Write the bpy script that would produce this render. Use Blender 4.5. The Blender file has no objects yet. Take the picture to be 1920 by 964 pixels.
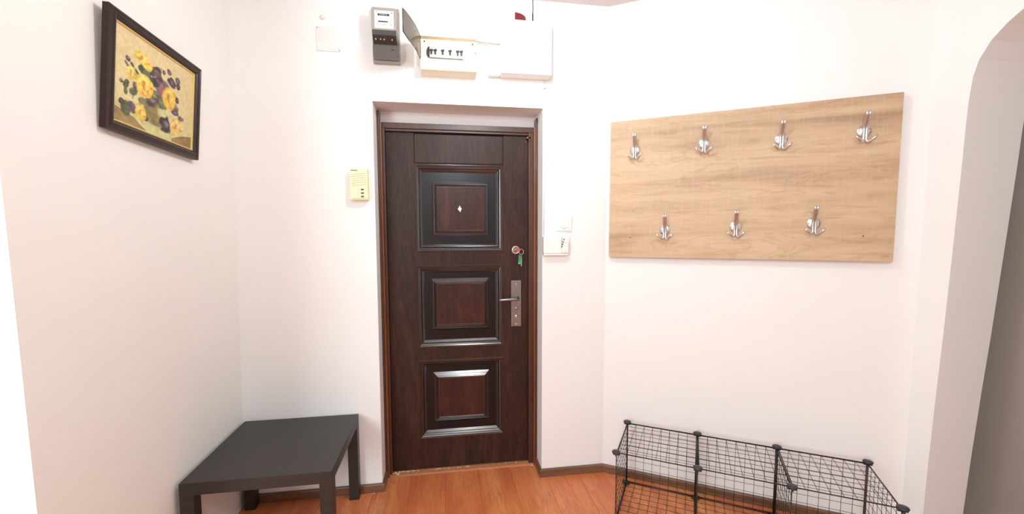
import bpy, bmesh, math, random
from mathutils import Vector, Matrix
random.seed(7)
C = bpy.context.scene.collection
SC = bpy.context.scene
PI = math.pi

# ------------------------------------------------------------------ camera
cam_d = bpy.data.cameras.new('camera')
cam_d.sensor_fit = 'HORIZONTAL'
cam_d.sensor_width = 36.0
cam_d.lens = 799.57 / 1920 * 36.0
cam_d.shift_y = (501.26 - 482.0) / 1920
cam_d.clip_start = 0.02
cam = bpy.data.objects.new('camera', cam_d)
C.objects.link(cam)
_yaw, _pit, _rol = 0.15389, 0.07726, -0.0021
_f = Vector((math.sin(_yaw)*math.cos(_pit), math.cos(_yaw)*math.cos(_pit), -math.sin(_pit)))
_r = Vector((math.cos(_yaw), -math.sin(_yaw), 0)); _u = _r.cross(_f)
_r2 = _r*math.cos(_rol) + _u*math.sin(_rol); _u2 = -_r*math.sin(_rol) + _u*math.cos(_rol)
_m = Matrix((_r2, _u2, -_f)).transposed().to_4x4()
_m.translation = Vector((1.03645, -2.33139, 1.40819))
cam.matrix_world = _m
SC.camera = cam

# ------------------------------------------------------------------ world, lights, exposure
w = bpy.data.worlds.new('world'); SC.world = w
w.use_nodes = True
w.node_tree.nodes['Background'].inputs[0].default_value = (0.80, 0.88, 1.0, 1)
w.node_tree.nodes['Background'].inputs[1].default_value = 0.3

def light(name, kind, loc, energy, color, target=None, **kw):
    d = bpy.data.lights.new(name, kind); d.energy = energy; d.color = color
    for k, v in kw.items(): setattr(d, k, v)
    o = bpy.data.objects.new(name, d); C.objects.link(o); o.location = loc
    if target is not None:
        o.rotation_euler = (Vector(target) - Vector(loc)).to_track_quat('-Z', 'Y').to_euler()
    return o
LAMP = light('ceiling_lamp_light', 'POINT', (1.28, -0.88, 2.42), 25.0, (0.92, 0.975, 1.0), shadow_soft_size=0.075)
HALL = light('hall_lamp_light', 'POINT', (1.15, -3.05, 2.36), 64.0, (0.78, 0.945, 1.0), shadow_soft_size=0.16)
FILL = light('low_wall_fill', 'AREA', (-1.30, -4.30, 1.75), 98.0, (0.80, 0.945, 1.0), target=(1.9, -0.2, 0.2),
            shape='RECTANGLE', size=1.3, size_y=1.5)  # added fill to brighten the lower walls; no window is built there
vs = SC.view_settings
vs.view_transform = 'Standard'; vs.look = 'None'; vs.gamma = 1; vs.use_curve_mapping = False
vs.exposure = 0.0
SC.cycles.max_bounces = 12
SC.cycles.diffuse_bounces = 6

# ------------------------------------------------------------------ materials
def s2l(c):
    return tuple(((v/255)/12.92 if v/255 <= 0.04045 else ((v/255+0.055)/1.055)**2.4) for v in c)

class NT:
    def __init__(self, name):
        self.m = bpy.data.materials.new(name); self.m.use_nodes = True
        self.t = self.m.node_tree; self.n = self.t.nodes
        self.b = self.n['Principled BSDF']
    def node(self, kind, **kw):
        n = self.n.new(kind)
        for k, v in kw.items():
            if isinstance(k, str) and hasattr(n, k): setattr(n, k, v)
        return n
    def link(self, a, b): self.t.links.new(a, b)
    def coords(self, scale=(1, 1, 1), rot=(0, 0, 0), kind='Object', rnd=False):
        tc = self.n.new('ShaderNodeTexCoord'); mp = self.n.new('ShaderNodeMapping')
        mp.inputs['Scale'].default_value = scale; mp.inputs['Rotation'].default_value = rot
        src = tc.outputs[kind]
        if rnd:
            oi = self.n.new('ShaderNodeObjectInfo')
            cb = self.n.new('ShaderNodeMath'); cb.operation = 'MULTIPLY'; cb.inputs[1].default_value = 37.0
            self.link(oi.outputs['Random'], cb.inputs[0])
            ad = self.n.new('ShaderNodeVectorMath'); ad.operation = 'ADD'
            self.link(src, ad.inputs[0]); self.link(cb.outputs[0], ad.inputs[1]); src = ad.outputs[0]
        self.link(src, mp.inputs['Vector'])
        return mp.outputs['Vector']
    def noise(self, vec, scale=5, detail=4, rough=0.55, dist=0.0):
        n = self.n.new('ShaderNodeTexNoise')
        n.inputs['Scale'].default_value = scale; n.inputs['Detail'].default_value = detail
        n.inputs['Roughness'].default_value = rough; n.inputs['Distortion'].default_value = dist
        self.link(vec, n.inputs['Vector']); return n.outputs['Fac']
    def ramp(self, fac, stops):
        r = self.n.new('ShaderNodeValToRGB'); e = r.color_ramp.elements
        while len(e) < len(stops): e.new(0.5)
        for el, (p, c) in zip(e, stops):
            el.position = p; el.color = (*s2l(c), 1) if not isinstance(c, float) else (c, c, c, 1)
        self.link(fac, r.inputs[0]); return r.outputs[0]
    def mix(self, fac, a, b, mode='MIX'):
        m = self.n.new('ShaderNodeMix'); m.data_type = 'RGBA'; m.blend_type = mode
        for sock, val in ((m.inputs[0], fac), (m.inputs[6], a), (m.inputs[7], b)):
            if isinstance(val, (int, float)): sock.default_value = val
            elif isinstance(val, tuple): sock.default_value = (*val, 1)
            else: self.link(val, sock)
        return m.outputs[2]
    def bump(self, h, strength=0.2, dist=0.01):
        b = self.n.new('ShaderNodeBump'); b.inputs['Strength'].default_value = strength
        b.inputs['Distance'].default_value = dist
        self.link(h, b.inputs['Height']); self.link(b.outputs[0], self.b.inputs['Normal'])
    def set(self, color=None, rough=0.5, metal=0.0, coat=0.0, coat_rough=0.1, spec=0.5):
        if color is not None:
            if isinstance(color, tuple): self.b.inputs['Base Color'].default_value = (*color, 1)
            else: self.link(color, self.b.inputs['Base Color'])
        if isinstance(rough, (int, float)): self.b.inputs['Roughness'].default_value = rough
        else: self.link(rough, self.b.inputs['Roughness'])
        self.b.inputs['Metallic'].default_value = metal
        self.b.inputs['Coat Weight'].default_value = coat; self.b.inputs['Coat Roughness'].default_value = coat_rough
        self.b.inputs['Specular IOR Level'].default_value = spec
        return self.m

def plain(name, rgb, rough=0.5, metal=0.0, vary=0.06, scale=30, bump=0.0, coat=0.0, spec=0.5):
    t = NT(name); v = t.coords()
    n = t.noise(v, scale, 3)
    base = s2l(rgb)
    lo = tuple(max(0, c*(1-vary)) for c in base); hi = tuple(min(1, c*(1+vary)) for c in base)
    col = t.mix(n, lo, hi)
    if bump: t.bump(n, bump, 0.002)
    return t.set(col, rough, metal, coat, 0.1, spec)

def wall_mat(name, rgb, vary=0.02):
    t = NT(name); v = t.coords()
    n1 = t.noise(v, 1.6, 4, 0.6); n2 = t.noise(v, 90, 4, 0.6)
    base = s2l(rgb)
    col = t.mix(n1, tuple(c*(1-vary) for c in base), tuple(min(1, c*(1+vary)) for c in base))
    t.bump(n2, 0.10, 0.002)
    return t.set(col, 0.75, spec=0.25)

M = {}
M['wall'] = wall_mat('white_wall_paint', (240, 239, 238))
M['wall_warm'] = wall_mat('warm_white_wall_paint', (240, 237, 232))
M['wall_cool'] = wall_mat('cool_lit_wall_paint', (243, 243, 243))  # whiter base puts the return face's cooler light into its colour
M['ceil'] = wall_mat('ceiling_paint', (212, 207, 206))
M['plaster'] = wall_mat('recess_plaster', (240, 236, 235))
M['side'] = wall_mat('shaded_side_room_plaster', (160, 150, 142), 0.10)  # grey base puts the shade beyond the arch into the colour

# door wood
def wood(name, dark, mid, light, axis='z', stretch=9.0, scale=7.0, rough=0.38, coat=0.35, coat_rough=0.12, rnd=False, bump=0.05, dist=0.6, spec=0.5, coat_ior=1.5, fine_mix=0.36):
    t = NT(name)
    s = {'x': (1/stretch*1.0, 1, 1), 'y': (1, 1/stretch, 1), 'z': (1, 1, 1/stretch)}[axis]
    v = t.coords(s, rnd=rnd)
    big = t.noise(v, scale, 5, 0.6, dist)
    fine = t.noise(v, scale*9, 4, 0.7, 0.2)
    c = t.ramp(big, [(0.30, dark), (0.52, mid), (0.72, light)])
    c = t.mix(fine_mix, c, t.ramp(fine, [(0.35, dark), (0.65, light)]))
    t.bump(fine, bump, 0.002)
    t.b.inputs['Coat IOR'].default_value = coat_ior
    return t.set(c, rough, 0, coat, coat_rough, spec)
M['door'] = wood('dark_mahogany_door', (24, 11, 8), (44, 22, 16), (78, 45, 34), 'z', 8, 10, dist=1.5, rough=0.50, coat=0.10, coat_rough=0.30, spec=0.3, fine_mix=0.42)
M['door_panel'] = wood('panel_mahogany', (32, 13, 9), (54, 25, 18), (86, 46, 34), 'z', 7, 12, dist=1.4, rough=0.45, coat=0.14, coat_rough=0.25, spec=0.3)
M['door_edge'] = wood('antiqued_dark_stain', (19, 10, 11), (25, 14, 15), (34, 19, 19), 'z', 8, 9, rough=0.3, coat=1.0, coat_rough=0.20, coat_ior=1.9, bump=0.0)
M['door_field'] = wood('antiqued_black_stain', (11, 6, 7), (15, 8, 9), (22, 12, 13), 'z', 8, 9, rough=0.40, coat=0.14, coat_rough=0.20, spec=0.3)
M['door_bead'] = wood('glossy_bead', (52, 27, 21), (70, 38, 30), (88, 52, 41), 'x', 8, 9, rough=0.3, coat=1.0, coat_rough=0.18, coat_ior=1.7, bump=0.0)  # lighter brown than the leaf, painting in the bead highlights
M['frame'] = wood('door_frame_wood', (50, 26, 18), (72, 40, 27), (96, 56, 36), 'z', 12, 12)
M['frame_orange'] = wood('worn_brown_trim', (98, 52, 24), (126, 70, 34), (150, 90, 48), 'z', 12, 14, coat=0.2)
M['groove'] = plain('dark_gap', (16, 9, 8), 0.6)
M['skirt'] = wood('brown_skirting', (86, 58, 40), (112, 78, 55), (134, 98, 72), 'x', 10, 16, rough=0.42, coat=0.2)
M['skirt_y'] = wood('brown_skirting_return', (86, 58, 40), (112, 78, 55), (134, 98, 72), 'y', 10, 16, rough=0.42, coat=0.2)
M['threshold'] = wood('threshold_wood', (160, 96, 60), (182, 118, 78), (198, 138, 98), 'x', 10, 14, rough=0.45, coat=0.1)

def laminate():
    t = NT('orange_laminate')
    v = t.coords((1, 0.11, 1), rnd=True)
    v2 = t.coords((1, 0.3, 1), rnd=True)
    strip = t.noise(v, 9, 2, 0.4, 0.3)
    grain = t.noise(v, 30, 6, 0.65, 1.2)
    blot = t.noise(v2, 6, 4, 0.6, 0.8)
    c = t.ramp(strip, [(0.30, (192, 102, 60)), (0.46, (212, 128, 76)), (0.60, (222, 146, 86)), (0.74, (228, 160, 96))])
    c = t.mix(t.ramp(grain, [(0.44, 0.0), (0.74, 0.75)]), c, s2l((158, 74, 42)))
    v3 = t.coords((1, 0.22, 1), rnd=True)
    fig = t.noise(v3, 8, 3, 0.5, 2.4)
    sw_ = t.n.new('ShaderNodeMath'); sw_.operation = 'MULTIPLY'; sw_.inputs[1].default_value = 30.0; t.link(fig, sw_.inputs[0])
    si_ = t.n.new('ShaderNodeMath'); si_.operation = 'SINE'; t.link(sw_.outputs[0], si_.inputs[0])
    c = t.mix(t.ramp(si_.outputs[0], [(0.70, 0.0), (1.0, 0.38)]), c, s2l((166, 84, 46)))
    kn = t.noise(t.coords((1, 0.35, 1), rnd=True), 13, 2, 0.5, 0.6)
    c = t.mix(t.ramp(kn, [(0.70, 0.0), (0.78, 0.7)]), c, s2l((128, 62, 38)))
    c = t.mix(t.ramp(blot, [(0.60, 0.0), (0.80, 0.5)]), c, s2l((184, 92, 56)))
    oi = t.n.new('ShaderNodeObjectInfo')
    tint = t.ramp(oi.outputs['Random'], [(0.0, (202, 104, 66)), (0.5, (216, 128, 76)), (1.0, (228, 146, 92))])
    c = t.mix(0.35, c, tint)
    t.bump(grain, 0.03, 0.001)
    return t.set(c, 0.40, 0, 0.12, 0.25)
M['floor'] = laminate()
M['floor_seam'] = plain('floor_seam', (96, 48, 28), 0.8)

def oak():
    t = NT('sonoma_oak')
    v = t.coords((0.10, 1, 1)); v2 = t.coords((0.30, 1, 1)); v3 = t.coords((1, 1, 0.16))
    band = t.noise(v, 11, 3, 0.5, 0.6)
    grain = t.noise(v, 55, 5, 0.65, 0.8)
    cath = t.noise(v2, 7, 3, 0.55, 1.6)
    saw = t.noise(v3, 60, 3, 0.7)
    c = t.ramp(band, [(0.28, (168, 138, 108)), (0.45, (196, 166, 132)), (0.62, (208, 180, 146)), (0.80, (188, 156, 124))])
    c = t.mix(t.ramp(grain, [(0.50, 0.0), (0.78, 0.5)]), c, s2l((158, 122, 90)))
    wv = t.n.new('ShaderNodeMath'); wv.operation = 'MULTIPLY'; wv.inputs[1].default_value = 24.0
    t.link(cath, wv.inputs[0])
    sn = t.n.new('ShaderNodeMath'); sn.operation = 'SINE'; t.link(wv.outputs[0], sn.inputs[0])
    c = t.mix(t.ramp(sn.outputs[0], [(0.80, 0.0), (1.0, 0.20)]), c, s2l((150, 112, 80)))
    c = t.mix(t.ramp(saw, [(0.50, 0.0), (0.75, 0.22)]), c, s2l((228, 204, 170)))
    t.bump(grain, 0.04, 0.001)
    return t.set(c, 0.5, 0, 0.0)
M['oak'] = oak()
M['oak_edge'] = plain('oak_edge_band', (182, 140, 98), 0.5, vary=0.12, scale=60)
M['black_table'] = wood('black_brown_laminate', (33, 29, 27), (40, 35, 33), (50, 45, 42), 'x', 3, 60, rough=0.42, coat=0.05, bump=0.08)
M['cage'] = plain('black_coated_wire', (26, 23, 24), 0.4)
M['cage_joint'] = plain('charcoal_plastic', (48, 48, 52), 0.42)
M['chrome'] = plain('brushed_chrome', (218, 219, 222), 0.22, 1.0, vary=0.05)
M['nickel'] = plain('satin_nickel', (152, 150, 150), 0.34, 1.0, vary=0.12, scale=60)
M['steel'] = plain('pinkish_steel', (214, 196, 186), 0.3, 0.8)
M['white_plastic'] = plain('white_plastic', (240, 239, 236), 0.35, vary=0.02)
M['cream_plastic'] = plain('cream_plastic', (240, 232, 190), 0.4, vary=0.03)
M['ivory_plastic'] = plain('ivory_plastic', (238, 234, 224), 0.4, vary=0.02)
M['breaker_cream'] = plain('aged_breaker_cream', (236, 226, 204), 0.4, vary=0.03)
M['slot'] = plain('moulded_slot', (176, 168, 122), 0.6)
M['button_grey'] = plain('grey_button', (110, 106, 88), 0.4)
M['grey_label'] = plain('grey_print', (120, 118, 112), 0.6)
M['black'] = plain('black_plastic', (20, 20, 22), 0.4)
M['dark_print'] = plain('dark_print', (62, 58, 56), 0.6)
M['red_lens'] = plain('dark_red_lens', (112, 20, 36), 0.2, coat=0.5)
M['red_plastic'] = plain('red_key_head', (206, 70, 62), 0.35)
M['green_tag'] = plain('green_key_tag', (22, 150, 84), 0.35)
M['green_light'] = plain('pale_green_label', (120, 205, 160), 0.4)
M['meter_grey'] = plain('meter_grey_plastic', (156, 150, 143), 0.4)
M['meter_dark'] = plain('meter_smoked_cover', (104, 100, 98), 0.25, coat=0.4)
M['meter_black'] = plain('meter_terminal_dark', (62, 58, 58), 0.3, coat=0.3)
M['meter_plate'] = plain('meter_face_plate', (236, 236, 236), 0.3)
M['rim'] = plain('picture_frame_wood', (46, 24, 19), 0.42, vary=0.3, scale=40, coat=0.12, spec=0.3)
M['gold'] = plain('gold_slip', (214, 184, 112), 0.4, 0.15)
M['cable_white'] = plain('white_cable', (226, 224, 220), 0.5)
M['grey_cable'] = plain('grey_cable', (168, 162, 158), 0.5)
M['crumb'] = plain('plaster_crumb', (226, 214, 196), 0.9)
M['junction'] = plain('painted_cover', (233, 227, 226), 0.6, vary=0.04, scale=20)

def smoked():
    t = NT('smoked_clear_plastic'); v = t.coords(); n = t.noise(v, 60, 4)
    c = t.mix(n, s2l((92, 80, 74)), s2l((118, 106, 98)))
    t.set(c, 0.18, 0, 0)
    t.b.inputs['Transmission Weight'].default_value = 0.40
    t.b.inputs['IOR'].default_value = 1.25
    return t.m
M['smoked'] = smoked()

# ------------------------------------------------------------------ helpers
def link_mesh(name, bm, mats, parent=None, smooth=False, loc=None, rot=None):
    me = bpy.data.meshes.new(name)
    bmesh.ops.recalc_face_normals(bm, faces=bm.faces[:])
    bm.to_mesh(me); bm.free()
    if not isinstance(mats, (list, tuple)): mats = [mats]
    for m in mats: me.materials.append(m)
    if smooth:
        for p in me.polygons: p.use_smooth = True
    o = bpy.data.objects.new(name, me); C.objects.link(o)
    if parent is not None: o.parent = parent
    if loc is not None: o.location = loc
    if rot is not None: o.rotation_euler = rot
    return o
def empty(name, loc=(0, 0, 0), rot=(0, 0, 0)):
    o = bpy.data.objects.new(name, None); C.objects.link(o); o.location = loc; o.rotation_euler = rot
    o.empty_display_size = 0.05
    return o
def tag(o, label, cat, group=None):
    o['label'] = label; o['category'] = cat
    if group: o['group'] = group
    return o
def struct(o): o['kind'] = 'structure'; return o
def box(bm, x0, x1, y0, y1, z0, z1, bevel=0.0, seg=2, mat=0):
    n = bmesh.new()
    bmesh.ops.create_cube(n, size=1.0)
    for v in n.verts:
        v.co = Vector((x0 + (v.co.x+.5)*(x1-x0), y0 + (v.co.y+.5)*(y1-y0), z0 + (v.co.z+.5)*(z1-z0)))
    if bevel: bmesh.ops.bevel(n, geom=n.edges[:], offset=bevel, segments=seg, profile=0.7, affect='EDGES')
    merge(bm, n, mat)
def merge(bm, n, mat=0, mtx=None):
    mp = {}
    for v in n.verts:
        mp[v] = bm.verts.new(mtx @ v.co if mtx else v.co)
    for f in n.faces:
        try:
            g = bm.faces.new([mp[v] for v in f.verts]); g.material_index = mat if mat else f.material_index; g.smooth = f.smooth
        except ValueError: pass
    n.free()
def quad(bm, pts, mat=0):
    f = bm.faces.new([bm.verts.new(Vector(p)) for p in pts]); f.material_index = mat; return f
def prism(bm, outline, y0, y1, mat=0):
    """outline [(x,z)] extruded from y0 to y1"""
    a = [bm.verts.new((x, y0, z)) for x, z in outline]; b = [bm.verts.new((x, y1, z)) for x, z in outline]
    n = len(a)
    for f in (bm.faces.new(a), bm.faces.new(b[::-1])): f.material_index = mat
    for i in range(n):
        f = bm.faces.new([a[i], b[i], b[(i+1) % n], a[(i+1) % n]]); f.material_index = mat
def tube(bm, pts, r, seg=8, mat=0, cap=True):
    pts = [Vector(p) for p in pts]
    rs = r if isinstance(r, (list, tuple)) else [r]*len(pts)
    rings = []
    prev = None
    for i, p in enumerate(pts):
        d = (pts[min(i+1, len(pts)-1)] - pts[max(i-1, 0)]).normalized()
        if prev is None:
            a = Vector((0, 0, 1)) if abs(d.z) < 0.9 else Vector((1, 0, 0))
            u = d.cross(a).normalized()
        else:
            u = (prev - d*prev.dot(d)).normalized()
        prev = u; v = d.cross(u)
        rings.append([bm.verts.new(p + (u*math.cos(2*PI*k/seg) + v*math.sin(2*PI*k/seg))*rs[i]) for k in range(seg)])
    for a, b in zip(rings, rings[1:]):
        for k in range(seg):
            f = bm.faces.new([a[k], a[(k+1) % seg], b[(k+1) % seg], b[k]]); f.material_index = mat; f.smooth = True
    if cap:
        for rg in (rings[0][::-1], rings[-1]):
            f = bm.faces.new(rg); f.material_index = mat
def lathe(bm, prof, mtx, seg=24, mat=0, smooth=True):
    """prof [(r,h)] about local z, placed by mtx"""
    rings = []
    for r, h in prof:
        if r < 1e-6: rings.append([bm.verts.new(mtx @ Vector((0, 0, h)))])
        else: rings.append([bm.verts.new(mtx @ Vector((r*math.cos(2*PI*k/seg), r*math.sin(2*PI*k/seg), h))) for k in range(seg)])
    for a, b in zip(rings, rings[1:]):
        for k in range(seg):
            k2 = (k+1) % seg
            vs_ = [a[k % len(a)], a[k2 % len(a)], b[k2 % len(b)], b[k % len(b)]]
            u = []
            for x in vs_:
                if x not in u: u.append(x)
            if len(u) >= 3:
                f = bm.faces.new(u); f.material_index = mat; f.smooth = smooth
TO_CAM = Matrix.Rotation(PI/2, 4, 'X')        # local +z -> world -y
def facing(x, y, z): return Matrix.Translation((x, y, z)) @ TO_CAM
def text_mesh(body, size, mat, parent, loc, name='print', rot=(PI/2, 0, 0), extrude=0.0002, align='CENTER'):
    cu = bpy.data.curves.new(name, 'FONT'); cu.body = body; cu.size = size; cu.align_x = align; cu.align_y = 'CENTER'
    cu.extrude = extrude; cu.resolution_u = 3
    t = bpy.data.objects.new(name, cu); C.objects.link(t)
    dg = bpy.context.evaluated_depsgraph_get()
    me = bpy.data.meshes.new_from_object(t.evaluated_get(dg))
    bpy.data.objects.remove(t); bpy.data.curves.remove(cu)
    me.materials.clear(); me.materials.append(mat); me.name = name
    o = bpy.data.objects.new(name, me); C.objects.link(o); o.parent = parent; o.location = loc; o.rotation_euler = rot
    return o

# ------------------------------------------------------------------ room constants
ANG = 0.55875; XE = 1.9408; ZC = 2.6516
ca, sa = math.cos(ANG), math.sin(ANG)
def AW(s, off, z): return (XE + s*ca - off*sa, -s*sa - off*ca, z)
SE = 1.3913
AX, AY = AW(SE, 0, 0)[0], AW(SE, 0, 0)[1]
RL, RR, RT = 0.6746, 1.5698, 2.0919          # door recess
def lx(z): return -0.022 + 0.0148*z          # the left wall leans slightly
def ly(z): return -1.0885 - 0.0326*z

# ------------------------------------------------------------------ shell
bm = bmesh.new()                              # front wall with the door recess cut out
RD = 0.185
def q(a, b, c, d): quad(bm, [a, b, c, d])
q((lx(0), 0, 0), (RL, 0, 0), (RL, 0, RT), (lx(RT), 0, RT))
q((lx(RT), 0, RT), (RL, 0, RT), (RL, 0, ZC), (lx(ZC), 0, ZC))
q((RL, 0, RT), (RR, 0, RT), (RR, 0, ZC), (RL, 0, ZC))
q((RR, 0, 0), (XE, 0, 0), (XE, 0, RT), (RR, 0, RT))
q((RR, 0, RT), (XE, 0, RT), (XE, 0, ZC), (RR, 0, ZC))
q((RL, 0, 0), (RL, RD, 0), (RL, RD, RT), (RL, 0, RT))
q((RR, 0, 0), (RR, RD, 0), (RR, RD, RT), (RR, 0, RT))
struct(link_mesh('wall_front', bm, M['wall']))
bm = bmesh.new()                              # plastered soffit and strip over the door frame
quad(bm, [(RL, 0, RT), (RR, 0, RT), (RR, RD, RT), (RL, RD, RT)])
quad(bm, [(RL, RD, 1.9), (RR, RD, 1.9), (RR, RD, RT), (RL, RD, RT)])
struct(link_mesh('wall_recess', bm, M['plaster']))
bm = bmesh.new()                              # behind the door
quad(bm, [(RL, 0.24, 0), (RR, 0.24, 0), (RR, 0.24, 2.0), (RL, 0.24, 2.0)])
struct(link_mesh('wall_behind_door', bm, M['groove']))
bm = bmesh.new()
quad(bm, [(lx(0), 0, 0), (lx(ZC), 0, ZC), (lx(ZC), ly(ZC), ZC), (lx(0), ly(0), 0)])
struct(link_mesh('wall_left', bm, M['wall_warm']))
bm = bmesh.new()                              # the wall turns away to the left here
quad(bm, [(lx(0), ly(0), 0), (lx(ZC), ly(ZC), ZC), (-1.6, ly(ZC), ZC), (-1.6, ly(0), 0)])
struct(link_mesh('wall_left_return', bm, M['wall_cool']))
bm = bmesh.new()
quad(bm, [(0, 0, 0), (SE, 0, 0), (SE, 0, ZC), (0, 0, ZC)])
struct(link_mesh('wall_angled', bm, M['wall'], None, False, (XE, 0, 0), (0, 0, -ANG)))

# right wall with the arched opening, its reveal going deeper into the wall
ARCH_L = [(.084, 0.0), (.092, .40), (.101, .70), (.111, .97), (.122, 1.35), (.131, 1.70), (.133, 1.83), (.137, 1.94), (.145, 2.03), (.161, 2.09),
          (.194, 2.148), (.24, 2.193), (.284, 2.222), (.36, 2.26), (.46, 2.29), (.58, 2.305)]
W_AR = 1.16
ARCH = ARCH_L + [(W_AR - s, z) for s, z in ARCH_L[::-1]][1:]
def AR(s, z, d=0.0): return (AX + d, AY - s, z)
def thick(z): return 0.212 + 0.0400*z
bm = bmesh.new()
fr = [bm.verts.new(AR(s, z)) for s, z in ARCH]
bk = [bm.verts.new(AR(s, z, thick(z))) for s, z in ARCH]
for i in range(len(fr)-1):
    bm.faces.new([fr[i], fr[i+1], bk[i+1], bk[i]])
n = len(ARCH_L)
for sgn, base in ((0, 0.0), (0, 0.0)): pass
# face of the wall: left strip, top strip, right strip
for d_, vs_ in ((0.0, fr), (None, bk)):
    def P(s, z): return AR(s, z, 0.0 if d_ == 0.0 else thick(z))
    end = 3.2
    top = [bm.verts.new(P(ARCH[i][0], ZC)) for i in range(len(ARCH))]
    cl = [bm.verts.new(P(0 if d_ == 0.0 else -0.6, 0)), bm.verts.new(P(0 if d_ == 0.0 else -0.6, ZC))]
    cr = [bm.verts.new(P(end, 0)), bm.verts.new(P(end, ZC))]
    k0 = 10; k1 = len(ARCH)-11
    lz = [bm.verts.new(P(0 if d_ == 0.0 else -0.6, ARCH[i][1])) for i in range(1, k0+1)]
    chain = [cl[0]] + lz
    for i in range(k0): bm.faces.new([chain[i], chain[i+1], vs_[i+1], vs_[i]])
    bm.faces.new([chain[k0], cl[1], top[k0], vs_[k0]])
    for i in range(k0, k1): bm.faces.new([vs_[i], vs_[i+1], top[i+1], top[i]])
    rz = [bm.verts.new(P(end, ARCH[i][1])) for i in range(k1, len(ARCH)-1)]
    chain = rz + [cr[0]]
    for j, i in enumerate(range(k1, len(ARCH)-1)): bm.faces.new([vs_[i], vs_[i+1], chain[j+1], chain[j]])
    bm.faces.new([top[k1], cr[1], chain[0], vs_[k1]])
struct(link_mesh('wall_right', bm, M['wall']))
# dim side room beyond the arch
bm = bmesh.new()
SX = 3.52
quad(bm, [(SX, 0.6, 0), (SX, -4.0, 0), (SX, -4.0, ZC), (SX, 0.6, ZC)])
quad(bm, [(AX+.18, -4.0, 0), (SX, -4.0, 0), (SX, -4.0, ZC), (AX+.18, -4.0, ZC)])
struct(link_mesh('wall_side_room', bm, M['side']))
# walls behind the viewpoint
bm = bmesh.new()
BY = -6.5
quad(bm, [(-1.6, ly(0), 0), (-1.6, BY, 0), (-1.6, BY, ZC), (-1.6, ly(ZC), ZC)])
quad(bm, [(-1.6, BY, 0), (AX, BY, 0), (AX, BY, ZC), (-1.6, BY, ZC)])
quad(bm, [(AX, AY-3.2, 0), (AX, BY, 0), (AX, BY, ZC), (AX, AY-3.2, ZC)])
struct(link_mesh('wall_rear', bm, M['wall']))
bm = bmesh.new()
quad(bm, [(-1.6, BY, ZC), (SX, BY, ZC), (SX, 0.6, ZC), (-1.6, 0.6, ZC)])
struct(link_mesh('ceiling', bm, M['ceil']))

# ------------------------------------------------------------------ floor: laminate boards
floor = struct(empty('floor'))
bm = bmesh.new()
quad(bm, [(-1.6, BY, -0.004), (SX, BY, -0.004), (SX, 0.6, -0.004), (-1.6, 0.6, -0.004)])
o = link_mesh('underlay', bm, M['floor_seam'], floor)
PW = 0.194; PL = 1.29
x = 0.8195 - 13*PW
col = 0
random.seed(21)
while x < SX:
    starts = [0.24 - random.uniform(1.0, 1.75)]
    y1 = 0.24
    y0 = starts[0]
    while y1 > BY:
        xa, xb = max(x, -1.6), min(x+PW, SX)
        if xa < xb:
            bm = bmesh.new()
            b = 0.0007
            yb = max(y0, BY)
            # top with a hairline bevel
            zt = 0.0
            inn = [(xa+b, yb+b, zt), (xb-b, yb+b, zt), (xb-b, y1-b, zt), (xa+b, y1-b, zt)]
            out = [(xa+.0002, yb+.0002, -.0015), (xb-.0002, yb+.0002, -.0015), (xb-.0002, y1-.0002, -.0015), (xa+.0002, y1-.0002, -.0015)]
            iv = [bm.verts.new(p) for p in inn]; ov = [bm.verts.new(p) for p in out]
            bm.faces.new(iv)
            for k in range(4): bm.faces.new([ov[k], ov[(k+1) % 4], iv[(k+1) % 4], iv[k]])
            pl = link_mesh('plank', bm, M['floor'], floor)
        y1 = y0; y0 = y1 - PL
    x += PW; col += 1

# ------------------------------------------------------------------ baseboards
SK = 0.047; ST = 0.014
def skirt(name, p0, p1, nrm, mat, e0=0.0, e1=0.0):
    """board along p0->p1 standing out along nrm, ends extended so that the mitres close"""
    p0, p1, nv = Vector(p0), Vector(p1), Vector(nrm)
    d = (p1-p0).normalized(); L = (p1-p0).length
    bm = bmesh.new()
    prof = [(0, 0), (ST, 0), (ST, SK-.007), (ST-.003, SK-.002), (ST-.007, SK), (0, SK)]
    def ring(t, ext): return [bm.verts.new(p0 + d*(t + ext*a) + nv*a + Vector((0, 0, z))) for a, z in prof]
    a, b = ring(0, -e0), ring(L, e1)
    for i in range(len(prof)):
        bm.faces.new([a[i], a[(i+1) % len(prof)], b[(i+1) % len(prof)], b[i]])
    bm.faces.new(a); bm.faces.new(b[::-1])
    return struct(link_mesh(name, bm, mat))
skirt('baseboard_front_left', (lx(0), 0, 0), (RL, 0, 0), (0, -1, 0), M['skirt'], 0, 1)
skirt('baseboard_recess_left', (RL, 0, 0), (RL, 0.125, 0), (1, 0, 0), M['skirt_y'], 1, 0)
skirt('baseboard_recess_right', (RR, 0, 0), (RR, 0.125, 0), (-1, 0, 0), M['skirt_y'], 1, 0)
skirt('baseboard_front_right', (RR, 0, 0), (XE, 0, 0), (0, -1, 0), M['skirt'], 1, -math.tan(ANG/2))
skirt('baseboard_angled', (XE, 0, 0), AW(SE, 0, 0), (-sa, -ca, 0), M['skirt'], -math.tan(ANG/2), 0)
# threshold strip
bm = bmesh.new()
th = [(0.128, 0.0), (0.131, 0.007), (0.150, 0.010), (0.192, 0.012), (0.192, 0.0)]
a = [bm.verts.new((RL+.016, y, z)) for y, z in th]; b = [bm.verts.new((RR-.016, y, z)) for y, z in th]
for i in range(5): bm.faces.new([a[i], a[(i+1) % 5], b[(i+1) % 5], b[i]])
bm.faces.new(a); bm.faces.new(b[::-1])
struct(link_mesh('trim_1', bm, M['threshold']))
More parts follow.
